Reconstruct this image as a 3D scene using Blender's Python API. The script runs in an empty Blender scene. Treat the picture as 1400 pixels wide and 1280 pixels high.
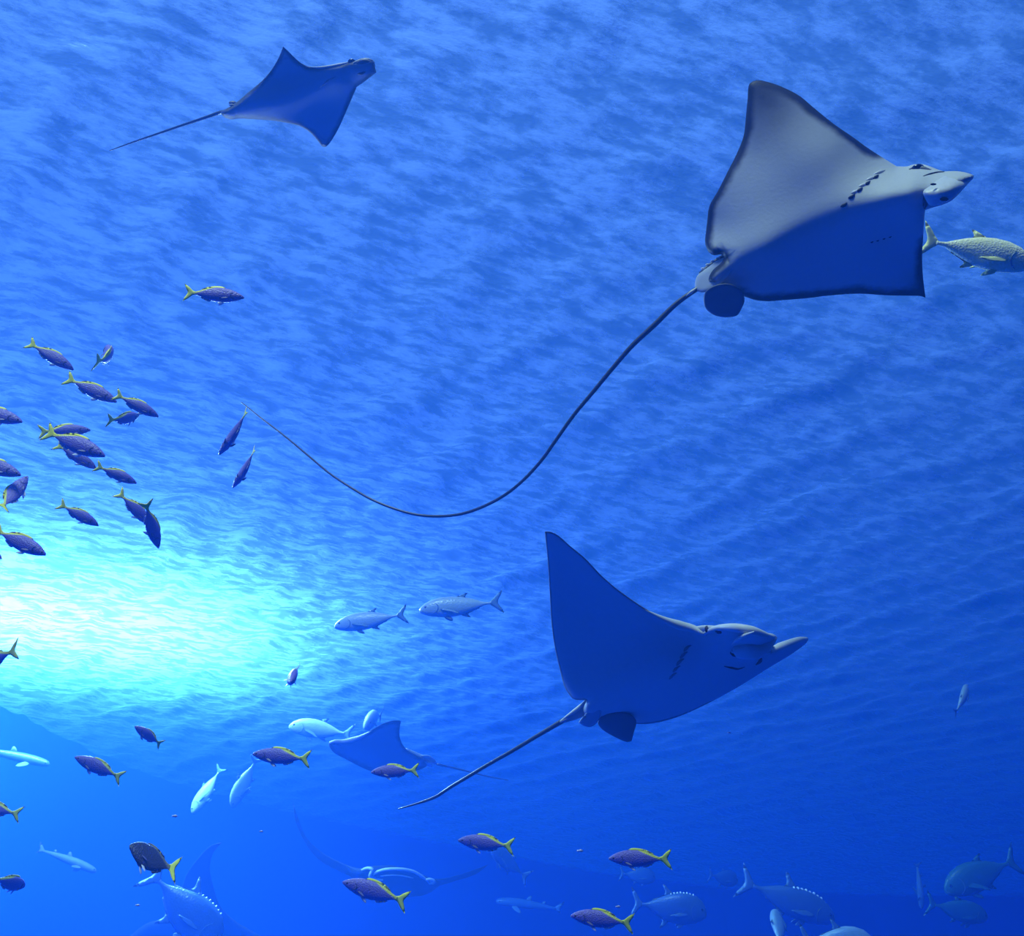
import bpy, bmesh, math, random
import numpy as np
from mathutils import Vector, Matrix
from mathutils.geometry import delaunay_2d_cdt

random.seed(7)
rng = np.random.default_rng(7)
scene = bpy.context.scene
COL = scene.collection

# ------------------------------------------------------------------ camera
W, H, F = 1400.0, 1280.0, 1200.0          # frame and focal length in pixels
PITCH = math.radians(35.0)                # looking up from the tank's lower window
SURF = 6.0                                # water surface above the lens, metres
FLOOR = -4.0
cam_d = bpy.data.cameras.new('camera')
cam = bpy.data.objects.new('camera', cam_d)
COL.objects.link(cam)
cam_d.sensor_fit = 'HORIZONTAL'
cam_d.sensor_width = 36.0
cam_d.lens = 36.0 * F / W
cam_d.clip_start = 0.02
cam.location = (0, 0, 0)
cam.rotation_euler = (math.pi / 2 + PITCH, 0, 0)
scene.camera = cam

# ------------------------------------------------------------------ view, world, lights
vs = scene.view_settings
vs.view_transform = 'Standard'
vs.look = 'None'
vs.gamma = 1.0
vs.use_curve_mapping = False
vs.exposure = -0.2
scene.cycles.use_denoising = True
scene.cycles.max_bounces = 6
scene.cycles.diffuse_bounces = 3
scene.cycles.transparent_max_bounces = 12
scene.cycles.volume_bounces = 2
scene.cycles.sample_clamp_indirect = 4.0

world = bpy.data.worlds.new('world')
scene.world = world
world.use_nodes = True
bg = world.node_tree.nodes['Background']
bg.inputs['Color'].default_value = (0.025, 0.24, 1.0, 1)
bg.inputs['Strength'].default_value = 0.39


def area_light(name, loc, aim, sx, sy, power, color):
    d = bpy.data.lights.new(name, 'AREA')
    d.shape = 'RECTANGLE'
    d.size, d.size_y = sx, sy
    d.energy = power
    d.color = color
    o = bpy.data.objects.new(name, d)
    o.location = loc
    o.rotation_euler = (Vector(aim) - Vector(loc)).to_track_quat('-Z', 'Y').to_euler()
    COL.objects.link(o)
    return o


# open roof above and behind the viewing side; the skylight whose white glare the photograph shows on the water
area_light('roof_skylight_offscreen', (-4.0, -8.0, 17.0), (0.0, 6.0, 2.0), 7, 5, 9500, (1.0, 0.90, 0.66))
area_light('skylight_in_glare', (-9.0, 12.7, 7.9), (-8.4, 12.8, 0), 2.6, 9.0, 10500, (0.95, 0.90, 1.0))


def P(px, py, d):
    """point seen at pixel (px, py), d metres in front of the lens along its axis"""
    x = (px - W / 2) / F
    y = -(py - H / 2) / F
    c, s = math.cos(PITCH), math.sin(PITCH)
    return Vector((x * d, (c - y * s) * d, (s + y * c) * d))


def at_height(px, py, z):
    v = P(px, py, 1.0)
    return v * (z / v.z)


# ------------------------------------------------------------------ helpers
def tag(o, label=None, cat=None, group=None, kind=None):
    if label: o['label'] = label
    if cat: o['category'] = cat
    if group: o['group'] = group
    if kind: o['kind'] = kind
    return o


def link(name, me, parent=None, mats=()):
    o = bpy.data.objects.new(name, me)
    COL.objects.link(o)
    for m in mats:
        me.materials.append(m)
    if parent is not None:
        o.parent = parent
    return o


def empty(name, mw=None):
    o = bpy.data.objects.new(name, None)
    o.empty_display_size = 0.05
    COL.objects.link(o)
    if mw is not None:
        o.matrix_world = mw
    return o


def mesh(name, verts, faces, smooth=True):
    me = bpy.data.meshes.new(name)
    me.from_pydata([tuple(v) for v in verts], [], faces)
    bm = bmesh.new()
    bm.from_mesh(me)
    bmesh.ops.recalc_face_normals(bm, faces=bm.faces)
    bm.to_mesh(me)
    bm.free()
    if smooth:
        me.polygons.foreach_set('use_smooth', [True] * len(me.polygons))
    me.update()
    return me


class Nodes:
    """small shorthand for building a node material"""
    def __init__(self, name):
        self.m = bpy.data.materials.new(name)
        self.m.use_nodes = True
        self.t = self.m.node_tree
        self.t.nodes.clear()
        self.out = self.n('ShaderNodeOutputMaterial')

    def n(self, kind, **kw):
        nd = self.t.nodes.new(kind)
        for k, v in kw.items():
            setattr(nd, k, v)
        return nd

    def l(self, a, b):
        self.t.links.new(a, b)

    def ramp(self, src, stops, interp='LINEAR'):
        r = self.n('ShaderNodeValToRGB')
        r.color_ramp.interpolation = interp
        els = r.color_ramp.elements
        while len(els) < len(stops):
            els.new(0.5)
        for e, (p, c) in zip(els, stops):
            e.position = p
            e.color = (*c, 1) if len(c) == 3 else c
        self.l(src, r.inputs[0])
        return r.outputs[0]

    def mix(self, fac, a, b):
        m = self.n('ShaderNodeMix', data_type='RGBA')
        for sock, v in ((m.inputs[0], fac), (m.inputs[6], a), (m.inputs[7], b)):
            if hasattr(v, 'is_linked'):
                self.l(v, sock)
            else:
                sock.default_value = v if isinstance(v, float) else (*v, 1)
        return m.outputs[2]

    def math(self, op, a, b=None, c=None):
        m = self.n('ShaderNodeMath', operation=op)
        for i, v in enumerate((a, b, c)):
            if v is None:
                continue
            if hasattr(v, 'is_linked'):
                self.l(v, m.inputs[i])
            else:
                m.inputs[i].default_value = v
        return m.outputs[0]

    def noise(self, vec, scale, detail=3.0, rough=0.5):
        t = self.n('ShaderNodeTexNoise')
        t.inputs['Scale'].default_value = scale
        t.inputs['Detail'].default_value = detail
        t.inputs['Roughness'].default_value = rough
        if vec is not None:
            self.l(vec, t.inputs['Vector'])
        return t.outputs['Fac']

    def skin(self, color, rough=0.5, spec=0.3, bump=None, bump_d=0.002, sss=0.0):
        b = self.n('ShaderNodeBsdfPrincipled')
        if hasattr(color, 'is_linked'):
            self.l(color, b.inputs['Base Color'])
        else:
            b.inputs['Base Color'].default_value = (*color, 1)
        b.inputs['Roughness'].default_value = rough
        b.inputs['Specular IOR Level'].default_value = spec
        if bump is not None:
            bn = self.n('ShaderNodeBump')
            bn.inputs['Distance'].default_value = bump_d
            bn.inputs['Strength'].default_value = 0.6
            self.l(bump, bn.inputs['Height'])
            self.l(bn.outputs[0], b.inputs['Normal'])
        self.l(b.outputs[0], self.out.inputs['Surface'])
        return self.m


def plain(name, color, rough=0.5, spec=0.3, noise=0.15, scale=12.0):
    k = Nodes(name)
    tc = k.n('ShaderNodeTexCoord')
    f = k.noise(tc.outputs['Object'], scale)
    a = tuple(c * (1 - noise) for c in color)
    b = tuple(min(1, c * (1 + noise)) for c in color)
    return k.skin(k.mix(f, a, b), rough, spec)


# ------------------------------------------------------------------ the tank
def wall_material(name):
    k = Nodes(name)
    g = k.n('ShaderNodeNewGeometry')
    f = k.noise(g.outputs['Position'], 0.35, 4)
    f2 = k.noise(g.outputs['Position'], 6.0, 3)
    c = k.mix(f, (0.006, 0.062, 0.36), (0.008, 0.082, 0.46))
    return k.skin(c, 0.8, 0.1, f2, 0.01)


WALL = wall_material('painted_tank_wall')
# plan of the tank: straight left bank, rounded far corner, long back wall, right bank
plan = [(-10.4, -3.0), (-10.4, 4.0), (-10.4, 10.0), (-10.35, 14.0), (-9.95, 16.6), (-9.45, 19.0), (-8.7, 21.3),
        (-7.2, 23.6), (-5.0, 26.0), (-1.5, 29.5), (3.0, 33.5)]
for _ in range(2):      # round the corner off
    q_ = [plan[0]]
    for a_, b_ in zip(plan, plan[1:]):
        q_ += [(a_[0] * .75 + b_[0] * .25, a_[1] * .75 + b_[1] * .25), (a_[0] * .25 + b_[0] * .75, a_[1] * .25 + b_[1] * .75)]
    plan = q_ + [plan[-1]]
back = [(3.0, 33.5), (8.0, 36.5), (14.0, 38.0), (25.0, 38.5)]
right = [(25.0, 38.5), (25.0, 15.0), (25.0, -3.0)]
front = [(25.0, -3.0), (4.0, -3.0), (-10.4, -3.0)]


HALL = plain('dark_viewing_side', (0.02, 0.05, 0.10), 0.8)


def wall(name, pts, label, mat=None):
    v, f = [], []
    th = 0.4
    n = len(pts)
    cx, cy = 2.0, 11.0
    for (x, y) in pts:
        dx, dy = x - cx, y - cy
        L = math.hypot(dx, dy)
        ox, oy = x + dx / L * th, y + dy / L * th
        v += [(x, y, FLOOR), (x, y, SURF + 0.08), (ox, oy, SURF + 0.08), (ox, oy, FLOOR)]
    for i in range(n - 1):
        a, b = 4 * i, 4 * (i + 1)
        for j in range(4):
            f.append((a + j, a + (j + 1) % 4, b + (j + 1) % 4, b + j))
    f += [(0, 1, 2, 3), tuple(4 * (n - 1) + j for j in (3, 2, 1, 0))]
    o = link(name, mesh(name, v, f, False), None, [mat or WALL])
    return tag(o, label, 'wall', kind='structure')


wall('wall_left', plan, 'smooth blue tank wall curving away below the bright glare')
wall('wall_back', back, 'deep blue far wall of the tank lost in haze')
wall('wall_right', right, 'dark blue side wall of the tank')
wall('wall_front', front, 'added dark wall closing the viewing side of the tank', HALL)  # unseen, added to keep ambient light from entering behind the lens

fv = [(-11.2, -3.6, FLOOR), (25.8, -3.6, FLOOR), (25.8, 39.4, FLOOR), (-11.2, 39.4, FLOOR)]
fv += [(x, y, z - 0.3) for x, y, z in fv]
o = link('floor', mesh('floor', fv, [(0, 1, 2, 3), (7, 6, 5, 4), (0, 4, 5, 1), (1, 5, 6, 2), (2, 6, 7, 3), (3, 7, 4, 0)], False), None, [WALL])
tag(o, 'blue painted floor of the aquarium tank', 'floor', kind='structure')


def water_surface():
    step = 0.09
    xs = np.arange(-10.9, 25.6, step)
    ys = np.arange(-3.3, 39.0, step)
    X, Y = np.meshgrid(xs, ys)
    Z = np.zeros_like(X)
    # wind ripples: many short waves around one heading, a few longer ones
    for i in range(46):
        lam = 0.30 * (4.5 ** rng.random())
        th = math.radians(62 + rng.normal() * 34)
        kx, ky = 2 * math.pi / lam * math.cos(th), 2 * math.pi / lam * math.sin(th)
        amp = 0.0058 * lam ** 0.9
        wob = 0.35 * np.sin(0.9 * X + 0.7 * Y + rng.random() * 6)
        Z += amp * np.sin(kx * X + ky * Y + rng.random() * 6.28 + wob)
    Z = Z + 0.4 * np.abs(Z)
    nx, ny = len(xs), len(ys)
    verts = np.stack([X, Y, Z + SURF], -1).reshape(-1, 3)
    idx = np.arange(nx * ny).reshape(ny, nx)
    quads = np.stack([idx[:-1, :-1], idx[:-1, 1:], idx[1:, 1:], idx[1:, :-1]], -1).reshape(-1, 4)
    me = bpy.data.meshes.new('water_surface')
    me.vertices.add(len(verts)); me.vertices.foreach_set('co', verts.ravel())
    me.loops.add(quads.size); me.loops.foreach_set('vertex_index', quads.ravel())
    me.polygons.add(len(quads))
    me.polygons.foreach_set('loop_start', np.arange(0, quads.size, 4))
    me.update(calc_edges=True)
    me.polygons.foreach_set('use_smooth', np.ones(len(quads), dtype=bool))
    me.validate()
    k = Nodes('rippled_water_surface')
    geo = k.n('ShaderNodeNewGeometry')
    mp = k.n('ShaderNodeMapping')
    mp.vector_type = 'TEXTURE'
    mp.inputs['Rotation'].default_value = (0, 0, math.radians(22))
    mp.inputs['Scale'].default_value = (1.7, 0.7, 1.0)
    k.l(geo.outputs['Position'], mp.inputs['Vector'])
    n1 = k.noise(mp.outputs[0], 5.6, 5, 0.62)
    n2 = k.noise(mp.outputs[0], 10.0, 3, 0.5)
    bump = k.n('ShaderNodeBump')
    bump.inputs['Strength'].default_value = 0.55
    bump.inputs['Distance'].default_value = 0.06
    k.l(k.math('ADD', n1, k.math('MULTIPLY', n2, 0.4)), bump.inputs['Height'])
    tr = k.n('ShaderNodeBsdfTranslucent')
    tr.inputs['Color'].default_value = (0.13, 0.29, 0.92, 1)
    k.l(bump.outputs[0], tr.inputs['Normal'])
    gl = k.n('ShaderNodeBsdfGlossy')
    gl.inputs['Color'].default_value = (0.55, 0.75, 1.0, 1)
    gl.inputs['Roughness'].default_value = 0.3
    k.l(bump.outputs[0], gl.inputs['Normal'])
    clear = k.n('ShaderNodeBsdfTransparent')
    clear.inputs['Color'].default_value = (0.86, 0.95, 1.0, 1)
    mx1 = k.n('ShaderNodeMixShader')
    mx1.inputs[0].default_value = 0.12
    k.l(tr.outputs[0], mx1.inputs[1]); k.l(gl.outputs[0], mx1.inputs[2])
    # facets steep enough to be looked through
    mask = k.ramp(n1, [(0.40, (0.45, 0.45, 0.45)), (0.60, (0.77, 0.77, 0.77))])
    mx2 = k.n('ShaderNodeMixShader')
    k.l(mask, mx2.inputs[0])
    k.l(mx1.outputs[0], mx2.inputs[1]); k.l(clear.outputs[0], mx2.inputs[2])
    k.l(mx2.outputs[0], k.out.inputs['Surface'])
    o = link('water_surface', me, None, [k.m])
    tag(o, 'rippling underside of the water surface overhead', 'water surface', kind='structure')


water_surface()


def water_volume():
    v = [(x, y, z) for z in (FLOOR - 0.2, SURF + 0.3) for (x, y) in ((-10.7, -3.1), (25.2, -3.1), (25.2, 38.8), (-10.7, 38.8))]
    f = [(3, 2, 1, 0), (4, 5, 6, 7), (0, 1, 5, 4), (1, 2, 6, 5), (2, 3, 7, 6), (3, 0, 4, 7)]
    k = Nodes('hazy_blue_water')
    sc = k.n('ShaderNodeVolumeScatter')
    sc.inputs['Color'].default_value = (0.05, 0.27, 1.0, 1)
    sc.inputs['Density'].default_value = 0.029
    sc.inputs['Anisotropy'].default_value = 0.25
    ab = k.n('ShaderNodeVolumeAbsorption')
    ab.inputs['Color'].default_value = (0.0, 0.62, 0.96, 1)
    ab.inputs['Density'].default_value = 0.085
    ad = k.n('ShaderNodeAddShader')
    k.l(sc.outputs[0], ad.inputs[0]); k.l(ab.outputs[0], ad.inputs[1])
    k.l(ad.outputs[0], k.out.inputs['Volume'])
    o = link('tank_water', mesh('tank_water', v, f, False), None, [k.m])
    tag(o, 'hazy blue aquarium water filling the tank', 'water', kind='stuff')


water_volume()




# ------------------------------------------------------------------ curves and inflated outlines
def spline(pts, closed, spacing, corners=()):
    """centripetal Catmull-Rom through pts, resampled about every `spacing`"""
    p = [np.array(q, float) for q in pts]
    n = len(p)
    out = []
    segs = n if closed else n - 1
    for i in range(segs):
        p1, p2 = p[i], p[(i + 1) % n]
        p0 = p[i - 1] if (closed or i > 0) else 2 * p1 - p2
        p3 = p[(i + 2) % n] if (closed or i + 2 < n) else 2 * p2 - p1
        if i in corners: p0 = 2 * p1 - p2
        if (i + 1) % n in corners: p3 = 2 * p2 - p1
        t = [0.0]
        for a, b in ((p0, p1), (p1, p2), (p2, p3)):
            t.append(t[-1] + max(1e-6, np.linalg.norm(b - a)) ** 0.5)
        m = max(1, int(round(np.linalg.norm(p2 - p1) / spacing)))
        for j in range(m):
            u = t[1] + (t[2] - t[1]) * j / m
            A1 = (t[1] - u) / (t[1] - t[0]) * p0 + (u - t[0]) / (t[1] - t[0]) * p1
            A2 = (t[2] - u) / (t[2] - t[1]) * p1 + (u - t[1]) / (t[2] - t[1]) * p2
            A3 = (t[3] - u) / (t[3] - t[2]) * p2 + (u - t[2]) / (t[3] - t[2]) * p3
            B1 = (t[2] - u) / (t[2] - t[0]) * A1 + (u - t[0]) / (t[2] - t[0]) * A2
            B2 = (t[3] - u) / (t[3] - t[1]) * A2 + (u - t[1]) / (t[3] - t[1]) * A3
            out.append((t[2] - u) / (t[2] - t[1]) * B1 + (u - t[1]) / (t[2] - t[1]) * B2)
    if not closed:
        out.append(p[-1])
    return np.array(out)


def tps(ctrl):
    """smooth depth field through (px, py, depth) points"""
    c = np.array(ctrl, float)
    n = len(c)
    s = 100.0
    def U(r2):
        return np.where(r2 > 1e-12, r2 * np.log(np.maximum(r2, 1e-12)), 0.0)
    xy = c[:, :2] / s
    K = U(((xy[:, None] - xy[None]) ** 2).sum(-1)) + np.eye(n) * 0.02
    Pm = np.hstack([np.ones((n, 1)), xy])
    A = np.zeros((n + 3, n + 3))
    A[:n, :n] = K; A[:n, n:] = Pm; A[n:, :n] = Pm.T
    w = np.linalg.solve(A, np.concatenate([c[:, 2], np.zeros(3)]))
    def f(q):
        q = np.atleast_2d(np.asarray(q, float)) / s
        return U(((q[:, None] - xy[None]) ** 2).sum(-1)) @ w[:n] + w[n] + q @ w[n + 1:]
    return f


def seg_dist(q, poly, closed=True):
    a = poly
    b = np.roll(poly, -1, 0) if closed else None
    if not closed:
        a, b = poly[:-1], poly[1:]
    d = b - a
    L = np.maximum((d ** 2).sum(-1), 1e-12)
    best = np.full(len(q), 1e9)
    for i in range(0, len(q), 400):
        w = q[i:i + 400, None] - a[None]
        t = np.clip((w * d[None]).sum(-1) / L, 0, 1)
        e = w - t[..., None] * d[None]
        best[i:i + 400] = np.sqrt((e ** 2).sum(-1)).min(1)
    return best


def inside(q, poly):
    x, y = q[:, 0], q[:, 1]
    r = np.zeros(len(q), bool)
    n = len(poly)
    j = n - 1
    for i in range(n):
        xi, yi = poly[i]; xj, yj = poly[j]
        c = ((yi > y) != (yj > y)) & (x < (xj - xi) * (y - yi) / (yj - yi + 1e-12) + xi)
        r ^= c
        j = i
    return r


class Inflated:
    """A closed, rounded body grown from an outline: a depth field bends it in space, `round_px` rounds its rim,
    ridges (line, width px, thickness m) thicken it along its bones, bumps (px, py, radius px, metres) shape the side that faces the glass."""
    def __init__(self, outline, ctrl, thick, round_px, ridges=(), bumps=(), step=9.0, spacing=4.0, corners=(), tips=(), clean=()):
        self.tips, self.clean = tips, clean
        self.poly = spline(outline, True, spacing, corners)
        self.depth = tps(ctrl)
        self.thick, self.round_px, self.ridges, self.bumps = thick, round_px, ridges, bumps
        self.ridge_lines = [spline(r[0], False, 4.0) for r in ridges]
        self.step = step

    def half(self, q, e):
        T = np.full(len(q), self.thick)
        for (_, w, t), line in zip(self.ridges, self.ridge_lines):
            d = seg_dist(q, line, False)
            T += t * np.exp(-(d / w) ** 2)
        # rounded rim, then a slower swell towards the middle
        u = np.clip(e / self.round_px, 0, 1)
        rim = np.sqrt(1 - (1 - u) ** 2)
        return T * rim * 0.5

    def bump(self, q):
        b = np.zeros(len(q))
        for (x, y, r, h) in self.bumps:
            b += h * np.exp(-(((q - np.array([x, y])) ** 2).sum(-1)) / r ** 2)
        return b

    def front(self, px, py, lift=0.0):
        q = np.array([[px, py]], float)
        e = seg_dist(q, self.poly)
        d = self.depth(q)[0] - self.half(q, e)[0] - self.bump(q)[0] - lift
        return P(px, py, float(d))

    def build(self, name, origin):
        poly = self.poly
        nb = len(poly)
        d = np.roll(poly, -1, 0) - np.roll(poly, 1, 0)
        nrm = np.stack([-d[:, 1], d[:, 0]], 1)
        nrm /= np.maximum(np.linalg.norm(nrm, axis=1, keepdims=True), 1e-9)
        area = 0.5 * np.sum(poly[:, 0] * np.roll(poly[:, 1], -1) - np.roll(poly[:, 0], -1) * poly[:, 1])
        if area < 0: nrm = -nrm
        inner = []
        k = self.round_px
        for off in (0.08 * k, 0.28 * k, 0.62 * k, 1.0 * k):
            q = poly + nrm * off
            ok = inside(q, poly) & (seg_dist(q, poly) > off * 0.93)
            inner.append(q[ok][::(1 if off < 0.5 * k else 2)])
        s = self.step
        lo, hi = poly.min(0), poly.max(0)
        gx, gy = np.meshgrid(np.arange(lo[0], hi[0], s), np.arange(lo[1], hi[1], s * .87))
        gx[1::2] += s / 2
        q = np.stack([gx.ravel(), gy.ravel()], 1)
        q = q[inside(q, poly)]
        if len(q):
            q = q[seg_dist(q, poly) > k * 1.0 + s * .5]
        pts = np.vstack([poly] + inner + [q])
        res = delaunay_2d_cdt([Vector(p) for p in pts], [(i, (i + 1) % nb) for i in range(nb)], [], 1, 1e-4)
        q = np.array([tuple(v) for v in res[0]])
        tris = [tuple(f) for f in res[2]]
        e = seg_dist(q, poly)
        h = self.half(q, e)
        dep = self.depth(q)
        b = self.bump(q) * np.clip(e / max(1.0, self.round_px * .5), 0, 1)
        rim = e < 1e-3
        verts, back_id, edge = [], {}, []
        for i in range(len(q)):
            verts.append(P(q[i, 0], q[i, 1], dep[i] - h[i] - b[i]) - origin)
            edge.append(e[i])
        for i in range(len(q)):
            if rim[i]:
                back_id[i] = i
            else:
                back_id[i] = len(verts)
                verts.append(P(q[i, 0], q[i, 1], dep[i] + h[i]) - origin)
                edge.append(e[i])
        faces = list(tris) + [tuple(back_id[v] for v in reversed(f)) for f in tris]
        nf = len(tris)
        me = bpy.data.meshes.new(name)
        me.from_pydata([tuple(v) for v in verts], [], faces)
        me.polygons.foreach_set('material_index', [0] * nf + [1] * nf)
        me.polygons.foreach_set('use_smooth', [True] * len(faces))
        # no dark margin on the head
        free = np.zeros(len(q))
        for (x, y, r_) in self.clean:
            free += 60 * np.exp(-(((q[:, 0] - x) ** 2 + (q[:, 1] - y) ** 2) / r_ ** 2) ** 2)
        edge = np.array(edge) + np.concatenate([free, free[~rim]])
        at = me.attributes.new('rim', 'FLOAT', 'POINT')
        at.data.foreach_set('value', edge.astype(np.float32))
        tone = np.zeros(len(q))
        for (x, y, rx, ry, ang) in self.tips:
            c, s_ = math.cos(math.radians(ang)), math.sin(math.radians(ang))
            dx, dy = q[:, 0] - x, q[:, 1] - y
            u, w = (dx * c + dy * s_) / rx, (-dx * s_ + dy * c) / ry
            tone = np.maximum(tone, np.exp(-(u * u + w * w)))
        tone = np.concatenate([tone, tone[~rim]])
        at = me.attributes.new('tip', 'FLOAT', 'POINT')
        at.data.foreach_set('value', tone.astype(np.float32))
        # make normals agree and point outward
        bm = bmesh.new(); bm.from_mesh(me)
        bmesh.ops.recalc_face_normals(bm, faces=bm.faces)
        bm.to_mesh(me); bm.free()
        me.update()
        return me


def tube(name, pts, radii, origin, sides=8, spacing=0.03, flat=1.0):
    """a tapering tube through 3-D points"""
    c = spline([tuple(p) for p in pts], False, spacing)
    n = len(c)
    if len(radii) == n: rr = radii
    else: rr = np.interp(np.linspace(0, 1, n), np.linspace(0, 1, len(radii)), radii)
    verts, faces = [], []
    up = Vector((0.13, 0.31, 0.94))
    for i in range(n):
        t = Vector(c[min(i + 1, n - 1)] - c[max(i - 1, 0)]).normalized()
        a = t.cross(up).normalized()
        b = a.cross(t).normalized()
        for j in range(sides):
            th = 2 * math.pi * j / sides
            verts.append(Vector(c[i]) + (a * math.cos(th) + b * math.sin(th) * flat) * float(rr[i]) - origin)
    for i in range(n - 1):
        for j in range(sides):
            k2 = (j + 1) % sides
            faces.append((i * sides + j, i * sides + k2, (i + 1) * sides + k2, (i + 1) * sides + j))
    faces += [tuple(range(sides)), tuple((n - 1) * sides + j for j in range(sides))]
    return mesh(name, verts, faces)


def ellipsoid(name, center, rx, ry, rz, origin, rot=None, seg=14, rings=9):
    v, f = [], []
    for i in range(rings + 1):
        ph = math.pi * i / rings
        for j in range(seg):
            th = 2 * math.pi * j / seg
            p = Vector((rx * math.sin(ph) * math.cos(th), ry * math.sin(ph) * math.sin(th), rz * math.cos(ph)))
            if rot is not None: p = rot @ p
            v.append(center + p - origin)
    for i in range(rings):
        for j in range(seg):
            a, b = i * seg + j, i * seg + (j + 1) % seg
            f.append((a, b, b + seg, a + seg))
    me = mesh(name, v, f)
    bm = bmesh.new(); bm.from_mesh(me)
    bmesh.ops.remove_doubles(bm, verts=bm.verts, dist=1e-6)
    bm.to_mesh(me); bm.free()
    return me


# ------------------------------------------------------------------ ray skins
def belly_material(name, pale, edge, w0, w1, blotch=0.12):
    """pale underside with a dark band along the rim of the disc"""
    k = Nodes(name)
    a = k.n('ShaderNodeAttribute'); a.attribute_name = 'rim'
    tc = k.n('ShaderNodeTexCoord')
    n1 = k.noise(tc.outputs['Object'], 7.0, 4, 0.6)
    n2 = k.noise(tc.outputs['Object'], 60.0, 3, 0.6)
    d = k.math('ADD', a.outputs['Fac'], k.math('MULTIPLY', k.math('SUBTRACT', n1, 0.5), w1 * 0.9))
    m = k.n('ShaderNodeMapRange', interpolation_type='SMOOTHSTEP')
    m.inputs['From Min'].default_value = w0
    m.inputs['From Max'].default_value = w1
    k.l(d, m.inputs['Value'])
    base = k.mix(n2, tuple(c * (1 - blotch) for c in pale), pale)
    t = k.n('ShaderNodeAttribute'); t.attribute_name = 'tip'
    tt = k.math('MULTIPLY', t.outputs['Fac'], k.math('MULTIPLY_ADD', n1, 0.5, 0.65))
    base = k.mix(tt, base, tuple(c * 1.9 for c in edge))
    return k.skin(k.mix(m.outputs[0], edge, base), 0.55, 0.15, n2, 0.0015)


def back_material(name, dark, light, spots=True):
    k = Nodes(name)
    tc = k.n('ShaderNodeTexCoord')
    n = k.noise(tc.outputs['Object'], 9.0, 4)
    base = k.mix(n, dark, light)
    if spots:
        v = k.n('ShaderNodeTexVoronoi')
        v.inputs['Scale'].default_value = 17.0
        k.l(tc.outputs['Object'], v.inputs['Vector'])
        r = k.ramp(v.outputs['Distance'], [(0.16, (1, 1, 1)), (0.22, (0, 0, 0))])
        base = k.mix(r, base, (0.62, 0.64, 0.60))
    return k.skin(base, 0.45, 0.35, n, 0.002)


BELLY1 = belly_material('pale_ray_belly_with_dark_margin', (0.50, 0.50, 0.46), (0.016, 0.017, 0.020), 4.0, 15.0)
BELLY2 = belly_material('pale_ray_belly', (0.58, 0.58, 0.54), (0.16, 0.17, 0.17), 0.5, 3.0)
BELLY3 = belly_material('grey_ray_belly', (0.36, 0.38, 0.39), (0.07, 0.08, 0.09), 1.0, 8.0)
DARKB = belly_material('dark_ray_belly', (0.035, 0.05, 0.07), (0.03, 0.04, 0.05), 1.0, 5.0)
BACK = back_material('spotted_dark_ray_back', (0.05, 0.055, 0.06), (0.10, 0.10, 0.10))
BACK_DARK = back_material('plain_dark_ray_back', (0.03, 0.035, 0.045), (0.06, 0.065, 0.075), False)
GREYSKIN = plain('grey_ray_skin', (0.36, 0.38, 0.39), 0.5)
FIN = plain('dark_fin_skin', (0.12, 0.13, 0.14), 0.5)
FINPALE = plain('grey_fin_skin', (0.36, 0.38, 0.39), 0.5)
PALE = plain('pale_ray_skin', (0.58, 0.58, 0.54), 0.5)
WHIP = plain('dark_tail_skin', (0.055, 0.06, 0.065), 0.35, 0.5)
SLIT = plain('dark_slit', (0.012, 0.014, 0.02), 0.6)
EYE = plain('black_eye', (0.006, 0.006, 0.008), 0.1, 0.6)


def on_belly(inf, pts, lift):
    return [inf.front(x, y, lift) for x, y in pts]


def mark(name, inf, root, pts, r, m, lift=0.0, spacing=0.01, parent=None):
    """a groove or slit laid along the body's skin"""
    o0 = root.location
    p3 = on_belly(inf, pts, lift)
    me = tube(name, p3, [r * .35, r, r, r * .35], o0, 7, spacing)
    return link(name, me, parent or root, [m])


def plate(name, root, outline, ctrl, thick, m, rnd=4.0, parent=None, step=7.0, corners=()):
    inf = Inflated(outline, ctrl, thick, rnd, step=step, spacing=3.0, corners=corners)
    me = inf.build(name, root.location)
    return link(name, me, parent or root, [m, m])


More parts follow.
